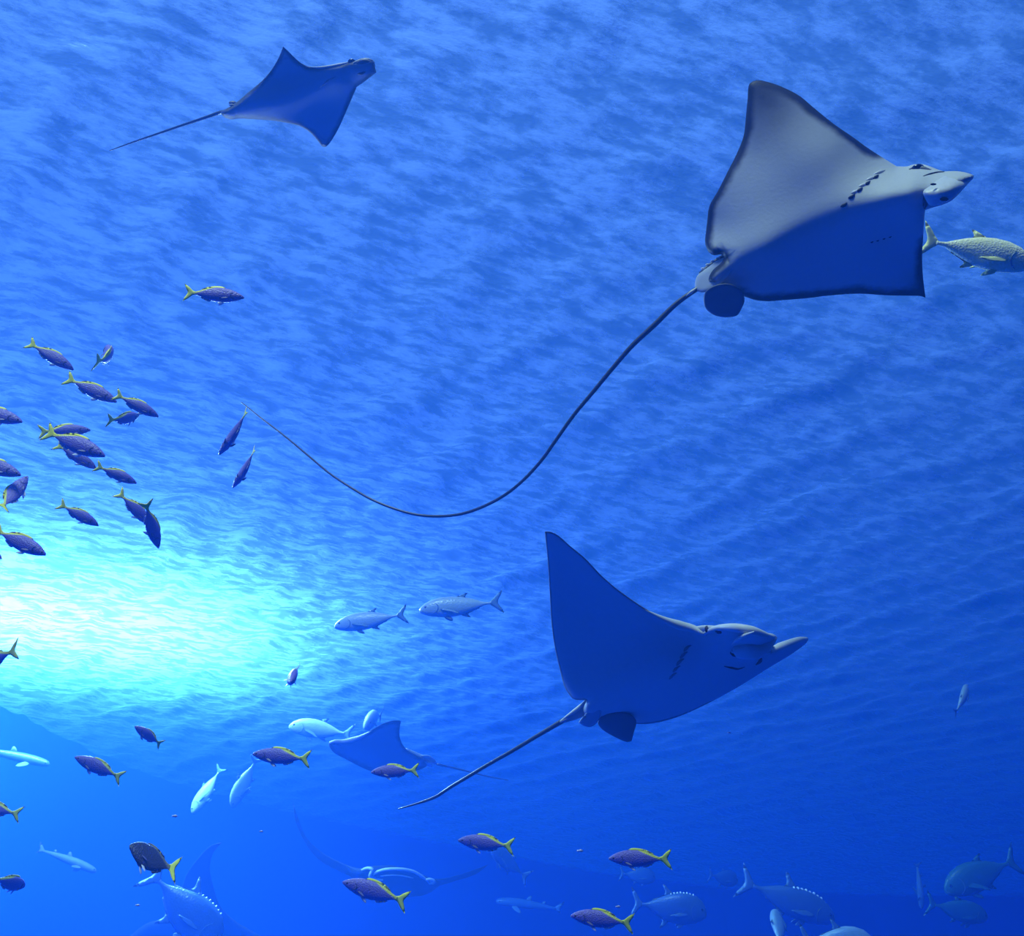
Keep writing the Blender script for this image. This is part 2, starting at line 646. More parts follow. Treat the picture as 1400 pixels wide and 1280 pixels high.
# ---- the large grey ray
def ray_large():
    out = [(1024.8, 114.6), (1034.3, 109.7), (1049.4, 111.9), (1071, 119.5), (1093, 131), (1109.5, 144.7), (1126, 158.4), (1142, 171),
           (1164, 186), (1186, 202), (1208, 216.3), (1226, 227.5), (1240, 227.5), (1248.6, 225), (1257, 224), (1268.6, 226.4), (1277, 229.7),
           (1290, 234.2), (1297, 234), (1311, 234.3), (1324, 236.9), (1331.4, 240.3), (1330.7, 243.6), (1324, 250.7), (1311, 265),
           (1301, 274.3), (1288.6, 280), (1274, 284.3), (1265, 287.2), (1264, 294), (1262.3, 322.4), (1260.8, 350), (1261.8, 377), (1265.4, 407.2),
           (1258.6, 405), (1246, 404.5), (1213.5, 404), (1172.4, 401.7), (1131, 404.5), (1104, 407.8), (1071, 410.5), (1049.4, 412),
           (1033, 410.5), (1016, 405), (1000, 402), (985, 398), (972, 392), (966, 384), (972, 370), (984, 358), (990, 350.6), (985, 347.8), (977, 349.2), (970, 346),
           (965.6, 338.4), (964, 330), (965, 318), (966.8, 303), (970, 281.4), (981, 262), (994.7, 235), (1008.4, 207.6), (1016.6, 185.7),
           (1019.8, 158.4), (1022, 136.5)]
    ctrl = [(1330, 241, 3.74), (1262, 226, 3.97), (1240, 229, 3.98), (1225, 236, 3.96), (1245, 250, 3.86), (1262, 268, 3.80), (1215, 262, 3.86), (1150, 305, 3.98), (1050, 350, 4.10), (970, 385, 4.20),
            (1030, 112, 4.10), (1080, 180, 4.01), (1020, 210, 4.10), (1140, 200, 3.93), (970, 310, 4.17), (1000, 290, 4.10),
            (1263, 405, 4.52), (1262, 340, 4.20), (1180, 400, 4.46), (1100, 405, 4.42), (1030, 408, 4.34), (1190, 350, 4.18)]
    ridges = [([(1325, 243), (1250, 262), (1150, 305), (1050, 352), (975, 385)], 42, 0.20),
              ([(1150, 230), (1080, 190), (1040, 150)], 45, 0.025)]
    bumps = [(1252, 246, 14, 0.018), (1228, 250, 22, 0.020), (1300, 250, 18, 0.020), (1262, 272, 9, -0.022), (1276, 238, 7, -0.010)]
    inf = Inflated(out, ctrl, 0.022, 13.0, ridges, bumps, 7.0, 3.4, corners=(11, 28, 33, 50), clean=((1280, 245, 68),), tips=((1036, 110, 90, 58, 62), (1260, 402, 20, 26, 0)))
    root = empty('eagle_ray', Matrix.Translation(P(1110, 300, 4.1)))
    tag(root, 'largest ray, grey belly with black wing margin, trailing the longest whip tail', 'ray')
    link('body', inf.build('body', root.location), root, [BELLY1, BACK])
    o0 = root.location
    # snout flap hanging over the mouth
    sn = plate('snout', root, [(1262, 262), (1272, 254), (1285, 244), (1300, 237), (1315, 235.6), (1327, 238.6), (1331, 241.5), (1322.5, 252), (1308, 266),
                               (1298, 274), (1286, 278.5), (1272, 281), (1266, 274)],
               [(1264, 262, 3.66), (1278, 250, 3.70), (1300, 239, 3.76), (1318, 238, 3.76), (1328, 241, 3.73), (1285, 262, 3.62), (1305, 252, 3.62), (1290, 276, 3.66), (1310, 264, 3.65), (1268, 278, 3.68)], 0.05, BELLY1P, 9.0, step=5)
    link('nostril', ellipsoid('nostril', P(1276, 252, 3.625), 0.013, 0.005, 0.004, o0), sn, [SLIT])  # dark slot stands in for a shadow on the snout
    link('nostril', ellipsoid('nostril', P(1291, 272.5, 3.615), 0.018, 0.008, 0.008, o0), sn, [SLIT])
    mark('mouth', inf, root, [(1263, 263), (1265, 270), (1265, 279), (1264, 285)], 0.010, SLIT, 0.012)
    ey = link('eye', ellipsoid('eye', inf.front(1255, 230.5, -0.01), 0.028, 0.022, 0.017, o0), root, [EYE])
    mark('brow', inf, root, [(1243, 231.5), (1250, 227.5), (1258, 226.5), (1267, 229), (1273, 232)], 0.007, BELLY1P, 0.0)
    mark('eye_patch', inf, root, [(1243, 232), (1252, 230), (1262, 231), (1272, 232.5)], 0.013, FIN, -0.006)
    mark('cheek_fold', inf, root, [(1262, 241), (1272, 238), (1282, 235.8), (1291, 234.8)], 0.005, SLIT, 0.0)
    for x, y in ((1198, 241), (1186.5, 249.5), (1176, 258.5), (1165.5, 267.5), (1155, 279)):
        link('gill_slit', tube('gill_slit', on_belly(inf, [(x - 6, y + 3.5), (x - 3, y + 2.6), (x, y + 1), (x + 3, y - 2)], 0.001), [0.002, 0.009, 0.007, 0.002], o0, 7, 0.008), root, [SLIT])
        if y < 270:
            link('gill_flap', tube('gill_flap', on_belly(inf, [(x - 3, y - 2.5), (x + 2, y - 4), (x + 8, y - 6.5), (x + 13, y - 8)], -0.004), [0.003, 0.010, 0.009, 0.002], o0, 8, 0.01), root, [BELLY1P])
    for x, y in ((1192, 330.5), (1200, 328.5), (1208.5, 326), (1217, 323.5)):
        mark('gill_slit', inf, root, [(x - 2, y + .8), (x, y + .5), (x + 2, y - .5)], 0.0055, SLIT, -0.001)
    plate('pelvic_fin', root, [(963.8, 400.3), (962, 411.6), (964.7, 421.9), (975, 430.3), (986, 433.6), (998.4, 433.6), (1007.8, 431.3), (1013.4, 422.8),
                               (1018, 409.7), (1012, 396), (996, 388), (976, 391)],
          [(970, 400, 4.10), (990, 432, 4.22), (1012, 420, 4.18), (1005, 395, 4.08)], 0.028, FIN, 7)
    plate('pelvic_fin', root, [(950, 388), (953.4, 377), (960, 371.2), (970, 364), (981, 356), (995, 352), (1003, 364), (988, 386), (972, 397), (958, 400), (951, 396)],
          [(952, 390, 4.20), (970, 366, 4.16), (995, 356, 4.10), (990, 384, 4.08), (960, 398, 4.16)], 0.03, FINPALE, 7)
    # thorny ridge on the tail root
    tr = [(992, 351, 4.20), (980, 358, 4.21), (968, 366, 4.22), (957, 375, 4.22)]
    link('tail_root', tube('tail_root', [P(*p) for p in tr], [0.018, 0.016, 0.014, 0.010], o0, 8, 0.02), root, [WHIP])
    for p in ((983, 355.5), (975.5, 359.5), (969, 364), (962.5, 369.5)):
        link('dorsal_thorn', ellipsoid('dorsal_thorn', P(p[0] - 1.2, p[1] - 2.0, 4.19), 0.012, 0.006, 0.006, o0, seg=8, rings=5), root, [PALE])  # pale thorns stand in for the lit rim of the tail root
    tl = [(960, 391), (950, 397), (925, 415), (895, 444), (865, 472), (838, 503), (810, 537), (785, 567), (760, 602), (740, 630), (715, 657), (690, 677),
          (660, 693), (630, 703), (600, 706), (570, 704), (540, 696), (510, 684), (480, 667), (450, 647), (420, 622), (390, 597), (360, 574), (330, 550)]
    n = len(tl)
    p3 = [P(x, y, 4.18 + 0.9 * (i / (n - 1)) ** 1.3) for i, (x, y) in enumerate(tl)]
    link('tail', tube('tail', p3, [0.012, 0.014, 0.0115, 0.010, 0.009, 0.0085, 0.008, 0.0075, 0.007, 0.0065, 0.006, 0.005, 0.003], o0, 8, 0.03), root, [WHIP])
    link('tail_spine', tube('tail_spine', [P(952, 394, 4.155), (P(945, 399.5, 4.15)), P(938, 405, 4.155)], [0.004, 0.009, 0.002], o0, 6, 0.01), root, [PALE])


BELLY1P = plain('pale_ray_snout', (0.56, 0.55, 0.50), 0.4, 0.35, 0.08, 30)


# ---- the ray with the horned snout in the middle of the tank
def ray_middle():
    out = [(745, 727), (752, 727), (762.8, 732), (780, 747), (800, 763.6), (822, 786.6), (839.4, 801.9), (861, 818), (883, 832.5), (905, 844), (927, 852),
           (949, 856.3), (963, 855), (981.7, 855.5), (992.7, 853.9), (1013, 855), (1028.9, 858.3), (1046, 864.9), (1057, 867), (1062.6, 871.6),
           (1060, 878.7), (1055, 886.5), (1072.9, 880.3), (1088.6, 874.8), (1096.4, 872), (1103, 873), (1104, 877), (1098, 883), (1080, 896), (1050, 914),
           (1011.5, 938), (968.6, 961.5), (925.8, 980.7), (891.5, 989.3), (870, 990.2), (850, 989), (828, 988), (808, 983), (797, 974), (802, 957.4),
           (795.6, 957.4), (784.6, 956.4), (777.4, 949), (771.3, 938.2), (766.2, 919), (758.4, 885), (754, 852.2), (751.4, 808.4), (748.6, 764.7), (745.3, 731.9)]
    ctrl = [(1060, 872, 3.80), (1000, 890, 3.86), (930, 920, 3.98), (860, 950, 4.10), (805, 970, 4.20),
            (746, 728, 3.35), (790, 800, 3.72), (870, 850, 3.78), (760, 880, 3.98), (785, 950, 4.12), (950, 862, 3.80),
            (1103, 874, 4.40), (1070, 890, 4.25), (1010, 938, 4.25), (925, 980, 4.36), (870, 990, 4.36)]
    ridges = [([(1055, 875), (1000, 892), (920, 918), (810, 968)], 40, 0.20)]
    bumps = [(1010, 868, 16, 0.012), (1040, 880, 18, 0.03), (985, 862, 8, -0.008), (1005, 880, 7, -0.012), (1000, 905, 12, -0.008)]
    inf = Inflated(out, ctrl, 0.024, 9.0, ridges, bumps, 7.0, 3.4, corners=(0, 21, 39), clean=((1040, 870, 80),))
    root = empty('eagle_ray', Matrix.Translation(P(900, 900, 4.1)))
    tag(root, 'plain bellied ray, tall pointed wing, pale head and protruding far fin', 'ray')
    o0 = root.location
    link('body', inf.build('body', o0), root, [BELLY2, BACK])
    sn = plate('snout', root, [(1001, 884), (1008, 875), (1020, 867), (1036, 863.5), (1048, 867), (1058, 869.5), (1062, 873), (1058, 882), (1050, 893), (1038, 900), (1020, 902), (1006, 898)],
               [(1003, 888, 3.72), (1010, 874, 3.74), (1036, 865, 3.80), (1025, 882, 3.66), (1060, 872, 3.76), (1045, 895, 3.72), (1015, 899, 3.72)], 0.05, BELLY1P, 10, step=5)
    mark('nostril', inf, root, [(999, 893), (1004, 895), (1010, 895), (1014, 892)], 0.011, SLIT, 0.022)
    mark('nostril', inf, root, [(1034, 909), (1038, 905), (1041, 900)], 0.009, SLIT, 0.012)
    link('nostril_flap', ellipsoid('nostril_flap', inf.front(1004, 891, 0.028), 0.016, 0.010, 0.008, o0, seg=10, rings=6), root, [BELLY1P])
    mark('mouth', inf, root, [(990, 911), (1000, 913), (1010, 914.5), (1018, 912)], 0.006, SLIT, 0.0)
    link('spiracle', ellipsoid('spiracle', inf.front(967.5, 860.5, -0.005), 0.013, 0.012, 0.016, o0), root, [SLIT])
    link('eye', ellipsoid('eye', inf.front(983, 862, -0.006), 0.018, 0.014, 0.016, o0), root, [EYE])
    rim = [(878, 830.5), (905, 844.6), (927, 853), (948, 858.5), (960, 864), (966, 867)]
    link('lit_shoulder_strip', tube('lit_shoulder_strip', [inf.front(x, y + 1.5, 0.0) for x, y in rim], [0.001, 0.008, 0.014, 0.020, 0.017, 0.006], o0, 8, 0.02), root, [PALE])  # strip of pale skin shaped after the lit shoulder edge
    br = [(962, 866), (972, 861), (984, 857.5), (996, 857), (1012, 858.3), (1028, 861.5), (1044, 867), (1058, 870)]
    link('brow', tube('brow', [inf.front(x, y + 1.0, 0.0) for x, y in br], [0.007, 0.012, 0.014, 0.018, 0.019, 0.015, 0.010, 0.004], o0, 8, 0.02), root, [PALE])  # pale strip tracing the lit top of the head
    mark('lit_snout_strip', inf, root, [(1001, 881), (1009, 874.5), (1021, 868), (1031, 864)], 0.009, PALE, 0.05)  # pale stroke put where the snout catches light
    fl = [(1051, 892, 3.94), (1064, 886, 4.02), (1080, 879.5, 4.14), (1095, 874.5, 4.25), (1102.5, 874, 4.32)]
    link('lit_far_fin_edge', tube('lit_far_fin_edge', [P(*p) for p in fl], [0.012, 0.020, 0.018, 0.016, 0.010], o0, 8, 0.02), root, [PALE])  # pale tube standing in for light on the fin's edge
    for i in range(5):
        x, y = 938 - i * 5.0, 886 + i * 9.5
        mark('gill_slit', inf, root, [(x - 3, y + 5), (x, y + 1), (x + 3, y - 2), (x + 7, y - 4)], 0.007, GILL_SHADE, 0.0)  # slits whose dark tone also paints the shading band at the gills
    plate('pelvic_fin', root, [(870, 986), (866.5, 1002), (863.6, 1013.2), (858, 1014.7), (839, 1007.2), (821, 995.3), (817.4, 987), (828, 976), (850, 974), (864, 978)],
          [(840, 980, 4.16), (862, 1012, 4.26), (822, 992, 4.20), (868, 988, 4.2)], 0.03, FIN, 7, corners=(2,))
    plate('pelvic_fin', root, [(817, 987), (808, 994), (799, 993), (793, 989), (798, 979.5), (808, 968), (822, 968)],
          [(800, 985, 4.18), (815, 972, 4.12), (812, 990, 4.18)], 0.035, FINPALE, 6)
    link('clasper', tube('clasper', [P(800, 980, 4.14), P(796, 984.5, 4.14), P(792.5, 988.5, 4.15)], [0.006, 0.008, 0.005], o0, 7, 0.01), root, [PALE])
    plate('tail_root', root, [(806, 955), (801, 959), (795.6, 963.7), (784.6, 972.2), (772.5, 980.7), (764, 987.2), (764.5, 989.5), (778.6, 986.6), (790, 983), (806, 974)],
          [(804, 962, 4.2), (785, 977, 4.24), (765, 988, 4.26), (800, 978, 4.22)], 0.04, FINPALE, 5)
    link('lit_tail_strip', tube('lit_tail_strip', [P(802, 956.5, 4.19), P(797, 963, 4.2), P(786, 972, 4.22), P(774, 980.5, 4.24), P(766, 986.5, 4.25)], [0.004, 0.010, 0.010, 0.007, 0.003], o0, 7, 0.02), root, [PALE])  # paler than the tail root, imitates its lit rim
    tl = [(772, 984), (740, 1003), (700, 1027), (670, 1044), (640, 1062), (615, 1077), (595, 1090), (570, 1099), (545, 1106)]
    n = len(tl)
    link('tail', tube('tail', [P(x, y, 4.25 + 0.5 * i / (n - 1)) for i, (x, y) in enumerate(tl)], [0.012, 0.010, 0.0095, 0.009, 0.009, 0.0085, 0.007, 0.003], o0, 8, 0.03), root, [WHIP])


GILL_SHADE = plain('shaded_gill_skin', (0.20, 0.22, 0.22), 0.6)  # gill tone with shade painted into it


# ---- the small ray high up
def ray_high():
    out = [(387.2, 63.7), (392.9, 68.9), (401.4, 77.4), (410, 85), (420.3, 90.3), (435.7, 91.5), (452.9, 89.8), (466.6, 87.4), (478.6, 83.4), (487, 82.4),
           (499, 79.5), (509.4, 81.7), (512.4, 86), (512.9, 92.9), (514.6, 98.9), (509.4, 103), (495.7, 113.4), (488, 118.6), (482, 132.3), (471.7, 156.3),
           (461.4, 178.6), (449.4, 197.4), (445, 201), (440.9, 200.5), (434, 192), (423.7, 181), (410, 172.6), (392.9, 168.3), (372.3, 164.9), (351.7, 163.5),
           (326.9, 162.3), (315.7, 163.5), (307, 160.6), (302, 153.7), (312.3, 146.9), (324.3, 139), (341.4, 124.6), (358.6, 110), (370.6, 96.3), (380.9, 79)]
    ctrl = [(512, 90, 5.75), (440, 120, 5.95), (370, 140, 6.05), (305, 155, 6.2), (387, 65, 5.6), (385, 100, 5.85), (445, 200, 6.35), (440, 170, 6.2), (480, 130, 5.95), (340, 162, 6.2)]
    inf = Inflated(out, ctrl, 0.03, 6.0, [([(508, 92), (440, 118), (370, 140), (308, 155)], 22, 0.16)], [(500, 100, 8, 0.02), (476, 106, 9, -0.01)], 6.0, 3.0, corners=(0, 14, 17))
    root = empty('cownose_ray', Matrix.Translation(P(410, 130, 6.0)))
    tag(root, 'blue grey ray with blunt head and straight thin tail, swimming highest under the surface', 'ray')
    o0 = root.location
    link('body', inf.build('body', o0), root, [BELLY3, BACK_DARK])
    lit = [(424, 91.8), (438, 92.5), (453, 90.8), (466, 88.4), (476, 85.4)]
    link('lit_shoulder_strip', tube('lit_shoulder_strip', [inf.front(x, y, 0) for x, y in lit], [0.002, 0.009, 0.010, 0.012, 0.004], o0, 7, 0.02), root, [GREYSKIN])  # grey skin strip over the dark margin, shaped after the lit edge
    link('brow', tube('brow', [inf.front(x, y, 0) for x, y in [(483, 86.5), (490, 83.5), (499, 81.2), (508, 82.5), (511.5, 87)]], [0.004, 0.008, 0.009, 0.008, 0.004], o0, 7, 0.02), root, [GREYSKIN])  # strip follows the lit edge of the head
    link('eye', ellipsoid('eye', inf.front(481, 84.5, -0.01), 0.026, 0.02, 0.014, o0), root, [EYE])
    mark('eye_patch', inf, root, [(488, 86.5), (497, 84), (507, 84.5)], 0.018, FIN, -0.006)
    mark('mouth', inf, root, [(489, 101), (494, 100.5), (499, 98)], 0.008, SLIT, 0.0)
    mark('gill_fold_shade', inf, root, [(438, 119), (448, 111), (460, 104)], 0.008, GILL_SHADE, -0.003)  # shade at the gill fold, painted as a dark line
    link('dorsal_fin', ellipsoid('dorsal_fin', P(318, 140.5, 6.12), 0.028, 0.012, 0.016, o0, seg=10, rings=6), root, [FIN])
    link('lit_fin_edge', ellipsoid('lit_fin_edge', P(317, 143.6, 6.08), 0.022, 0.008, 0.006, o0, seg=8, rings=5), root, [GREYSKIN])  # lighter dab imitating a lit edge on the dark fin
    tl = [(308, 154), (302, 153.7), (280, 161), (250, 171), (215, 183), (180, 195), (150, 206)]
    link('tail', tube('tail', [P(x, y, 6.2 + 0.3 * i / 6) for i, (x, y) in enumerate(tl)], [0.016, 0.011, 0.009, 0.008, 0.006, 0.003], o0, 7, 0.04), root, [WHIP])


# ---- the hazy ray swimming the other way
def ray_hazy():
    out = [(449.3, 1015.7), (456.7, 1012.5), (467.9, 1012.5), (480.9, 1010.5), (495.7, 1005), (514.3, 994.4), (527.3, 987.9), (540.3, 985), (548.6, 986), (546.8, 993.4),
           (546.8, 1008.3), (551.4, 1019.4), (556, 1025), (566, 1031), (578, 1037), (586, 1044), (580, 1050), (560, 1056), (530, 1058), (508, 1055), (476, 1040), (454, 1027)]
    ctrl = [(450, 1018, 12.212), (510, 1030, 12.638), (580, 1042, 13.064), (545, 988, 11.786), (520, 1010, 12.354), (530, 1057, 13.490), (480, 1040, 12.922)]
    inf = Inflated(out, ctrl, 0.05, 6.0, [([(455, 1018), (510, 1030), (575, 1041)], 18, 0.2)], (), 6.0, 3.0, corners=(8,))
    root = empty('eagle_ray', Matrix.Translation(P(510, 1025, 12.638)))
    tag(root, 'faint hazy ray with swept wing, heading opposite to the other rays', 'ray')
    o0 = root.location
    link('body', inf.build('body', o0), root, [BELLY3, BACK_DARK])
    link('brow', tube('brow', [inf.front(x, y, 0.0) for x, y in [(451, 1015.5), (458, 1014), (466, 1014.5), (474, 1013.5), (484, 1011), (496, 1006), (508, 999.5)]], [0.0170, 0.0284, 0.0312, 0.0369, 0.0256, 0.0170, 0.0057], o0, 7, 0.03), root, [GREYSKIN])  # lighter strip laid along the lit head and shoulder
    mark('eye_patch', inf, root, [(453, 1018), (460, 1017), (467, 1019)], 0.02, FIN, 0.0)
    link('tail_root', tube('tail_root', [P(555, 1024.5, 12.851), P(566, 1030.5, 12.922), P(578, 1036, 12.993), P(592, 1043, 13.064), P(600, 1046, 13.135)], [0.0170, 0.0312, 0.0369, 0.0227, 0.0114], o0, 8, 0.03), root, [GREYSKIN])
    plate('pelvic_fin', root, [(574, 1034), (584, 1032.5), (592, 1036), (598, 1045), (590, 1043)], [(575, 1034, 12.950), (597, 1044, 12.993), (588, 1033, 12.922)], 0.03, GREYSKIN, 3, step=5)
    plate('pelvic_fin', root, [(574, 1037), (582, 1042), (592, 1046.5), (590, 1049), (580, 1045)], [(575, 1038, 12.950), (591, 1048, 12.993), (583, 1042, 12.922)], 0.03, GREYSKIN, 3, step=5)
    tl = [(598, 1045), (615, 1049), (640, 1055), (668, 1062), (695, 1067)]
    link('tail', tube('tail', [P(x, y, 13.064 + 0.14 * i) for i, (x, y) in enumerate(tl)], [0.0170, 0.0142, 0.0114, 0.0057], o0, 7, 0.05), root, [WHIP])


# ---- two big mantas in the haze
def mantas():
    out = [(304, 1151.7), (292, 1166), (287, 1186), (292, 1213), (302, 1240), (322.6, 1260), (356, 1280), (388, 1306), (360, 1345), (270, 1362), (195, 1335), (168, 1292),
           (178, 1280), (202, 1262), (222, 1256), (240, 1240), (249, 1213), (255, 1196), (269, 1176), (289, 1156)]
    ctrl = [(304, 1152, 15.40), (270, 1190, 16.28), (260, 1290, 17.16), (370, 1305, 17.38), (180, 1290, 17.27), (300, 1250, 16.83)]
    inf = Inflated(out, ctrl, 0.06, 9.0, [([(190, 1300), (260, 1300), (350, 1310)], 45, 0.35)], (), 10.0, 4.0, corners=(0,))
    root = empty('manta_ray', Matrix.Translation(P(260, 1270, 16.83)))
    tag(root, 'dark manta silhouette raising one wing behind a blue trevally', 'manta ray')
    link('body', inf.build('body', root.location), root, [DARKB, BACK_DARK])
    link('tail', tube('tail', [P(372, 1312, 17.38), P(400, 1330, 17.49), P(450, 1350, 17.60)], [0.03, 0.02, 0.008], root.location, 7, 0.08), root, [WHIP])

    out = [(401, 1098), (408, 1119), (419, 1145), (437, 1163), (461, 1177), (490, 1187), (512, 1184), (540, 1184), (565, 1190), (585, 1199), (597, 1202), (625, 1197),
           (655, 1187), (668, 1182), (651, 1195), (622, 1205), (600, 1212), (585, 1222), (550, 1227), (515, 1219), (490, 1204), (465, 1192), (440, 1179), (424, 1163), (411, 1141), (403, 1120)]
    ctrl = [(401, 1098, 17.00), (440, 1170, 17.50), (540, 1205, 17.75), (668, 1182, 19.00), (600, 1205, 18.25), (490, 1197, 17.50), (550, 1225, 18.25)]
    inf = Inflated(out, ctrl, 0.05, 7.0, [([(490, 1198), (540, 1204), (590, 1208)], 14, 0.3)], (), 7.0, 4.0, corners=(0, 13))
    root = empty('manta_ray', Matrix.Translation(P(540, 1205, 17.88)))
    tag(root, 'manta facing the glass with pale lips, behind a purple fusilier', 'manta ray')
    o0 = root.location
    link('body', inf.build('body', o0), root, [DARKB, BACK_DARK])
    for nm, pts, r in (('upper_lip', [(507, 1199), (516, 1192), (528, 1189), (545, 1188.5), (562, 1191), (576, 1198), (586, 1206)], 0.032),
                       ('lower_lip', [(520, 1198), (535, 1196.8), (550, 1197.5), (565, 1201)], 0.016)):
        link(nm, tube(nm, [inf.front(x, y, 0.03) for x, y in pts], [r * .6, r, r, r, r, r * .6], o0, 7, 0.05), root, [PALE])
    for pts in ([(494, 1190), (502, 1187), (509, 1189), (506, 1197), (512, 1203), (524, 1203)], [(582, 1203), (589, 1203), (594, 1206), (586, 1208)]):
        link('head_fin', tube('head_fin', [inf.front(x, y, 0.05) for x, y in pts], [0.02, 0.035, 0.035, 0.045, 0.02], o0, 7, 0.05), root, [PALE])


# ------------------------------------------------------------------ fish
def fish_skin(name, kind):
    k = Nodes(name)
    tc = k.n('ShaderNodeTexCoord')
    sp = k.n('ShaderNodeSeparateXYZ')
    k.l(tc.outputs['Object'], sp.inputs[0])
    X, Z = sp.outputs[0], sp.outputs[2]
    n = k.noise(tc.outputs['Object'], 14.0, 3)
    sc = k.n('ShaderNodeTexVoronoi'); sc.inputs['Scale'].default_value = 55.0
    k.l(tc.outputs['Object'], sc.inputs['Vector'])
    if kind == 'fusilier':
        # violet blue body, yellow saddle running from mid back down to the tail
        side = k.ramp(k.math('MULTIPLY_ADD', Z, 3.5, 0.5), [(0.0, (0.24, 0.17, 0.46)), (1.0, (0.24, 0.17, 0.50))])
        line = k.math('ADD', k.math('MULTIPLY_ADD', X, -0.36, -0.030), k.math('MULTIPLY', k.math('SUBTRACT', n, 0.5), 0.02))
        # yellow where z is above a line that falls toward the tail
        y = k.math('SUBTRACT', Z, k.math('MULTIPLY_ADD', X, 0.42, 0.112))
        m = k.n('ShaderNodeMapRange'); m.inputs['From Min'].default_value = -0.008; m.inputs['From Max'].default_value = 0.008
        k.l(y, m.inputs['Value'])
        col = k.mix(m.outputs[0], side, (0.92, 0.82, 0.02))
        return k.skin(col, 0.35, 0.5, sc.outputs['Distance'], 0.004)
    if kind == 'trevally':
        return k.skin(k.mix(n, (0.28, 0.37, 0.38), (0.40, 0.50, 0.48)), 0.3, 0.6, sc.outputs['Distance'], 0.004)
    if kind == 'blue_trevally':
        return k.skin(k.mix(n, (0.05, 0.11, 0.22), (0.09, 0.16, 0.29)), 0.3, 0.6, sc.outputs['Distance'], 0.004)
    if kind == 'golden':
        return k.skin(k.mix(n, (0.92, 0.84, 0.28), (0.96, 0.94, 0.66)), 0.3, 0.5, sc.outputs['Distance'], 0.004)
    if kind == 'green':
        return k.skin(k.mix(n, (0.03, 0.12, 0.12), (0.05, 0.17, 0.15)), 0.35, 0.5, sc.outputs['Distance'], 0.004)
    if kind == 'dark':
        return k.skin(k.mix(n, (0.05, 0.07, 0.09), (0.09, 0.11, 0.13)), 0.6, 0.2)
    if kind == 'brown':
        y = k.math('SUBTRACT', Z, k.math('MULTIPLY_ADD', X, 0.40, 0.105))
        m = k.n('ShaderNodeMapRange'); m.inputs['From Min'].default_value = -0.02; m.inputs['From Max'].default_value = 0.02
        k.l(y, m.inputs['Value'])
        return k.skin(k.mix(m.outputs[0], (0.055, 0.045, 0.06), (0.34, 0.27, 0.03)), 0.4, 0.4, sc.outputs['Distance'], 0.004)


SKIN = {kk: fish_skin('%s_fish_skin' % kk, kk) for kk in ('fusilier', 'trevally', 'blue_trevally', 'golden', 'green', 'dark', 'brown')}
YEL = plain('yellow_fin', (0.95, 0.88, 0.02), 0.4, 0.3, 0.1, 20)
YELPALE = plain('pale_yellow_fin', (0.78, 0.78, 0.30), 0.4, 0.3, 0.1, 20)
WHITEFIN = plain('white_fin', (0.82, 0.82, 0.84), 0.4, 0.3, 0.05, 20)
GREYFIN = plain('grey_blue_fin', (0.10, 0.18, 0.24), 0.4, 0.3, 0.1, 20)
PALEFIN = plain('pale_blue_fin', (0.12, 0.20, 0.30), 0.4, 0.3, 0.1, 20)
DARKFIN = plain('dark_navy_fin', (0.06, 0.07, 0.10), 0.4, 0.3, 0.1, 20)
VIOFIN = plain('violet_fin', (0.13, 0.11, 0.24), 0.4, 0.3, 0.1, 20)
SPARK = plain('painted_glint', (0.88, 0.92, 0.95), 0.25, 0.6, 0.05, 20)  # near white, for glints painted on fish backs

# stations along a fish: (x, top, bottom, half width); nose at +0.5, tail tip at -0.5
PROFILE = {
    'fusilier': [(0.5, .004, -.006, .004), (0.475, .026, -.024, .020), (0.43, .054, -.048, .038), (0.36, .086, -.078, .055), (0.26, .116, -.108, .068),
                 (0.14, .130, -.128, .073), (0.02, .124, -.124, .068), (-0.09, .102, -.102, .055), (-0.18, .072, -.070, .038), (-0.25, .044, -.042, .022), (-0.30, .028, -.028, .013), (-0.335, .026, -.026, .008)],
    'trevally': [(0.5, .0, -.03, .006), (0.48, .035, -.055, .028), (0.43, .080, -.082, .050), (0.35, .122, -.110, .068), (0.24, .146, -.130, .078), (0.12, .148, -.138, .078),
                 (0.0, .130, -.124, .068), (-0.12, .092, -.086, .050), (-0.21, .052, -.048, .032), (-0.27, .024, -.022, .020), (-0.32, .016, -.016, .015), (-0.35, .020, -.020, .010)],
    'deep': [(0.5, -.02, -.07, .008), (0.485, .045, -.095, .035), (0.44, .115, -.125, .062), (0.36, .172, -.158, .085), (0.24, .200, -.188, .096), (0.12, .198, -.194, .095),
             (0.0, .168, -.172, .082), (-0.12, .112, -.120, .058), (-0.21, .060, -.066, .035), (-0.27, .028, -.030, .022), (-0.32, .018, -.018, .016), (-0.35, .022, -.022, .010)],
    'slender': [(0.5, .006, -.012, .012), (0.475, .032, -.036, .040), (0.42, .050, -.048, .056), (0.30, .066, -.056, .066), (0.15, .070, -.056, .066), (0.0, .062, -.048, .056),
                (-0.15, .046, -.036, .040), (-0.27, .028, -.022, .022), (-0.34, .020, -.016, .012), (-0.38, .018, -.016, .008)],
}


def bender(b):
    """sideways bend of the swimming body: identity at the head, a growing curve to the tail"""
    def f(x, y, z):
        t = max(0.0, 0.25 - x)
        off = b * t * t
        sl = -2 * b * t
        c = 1 / math.sqrt(1 + sl * sl)
        return (x + y * sl * c * -1.0 * -1.0, off + y * c, z)
    return f


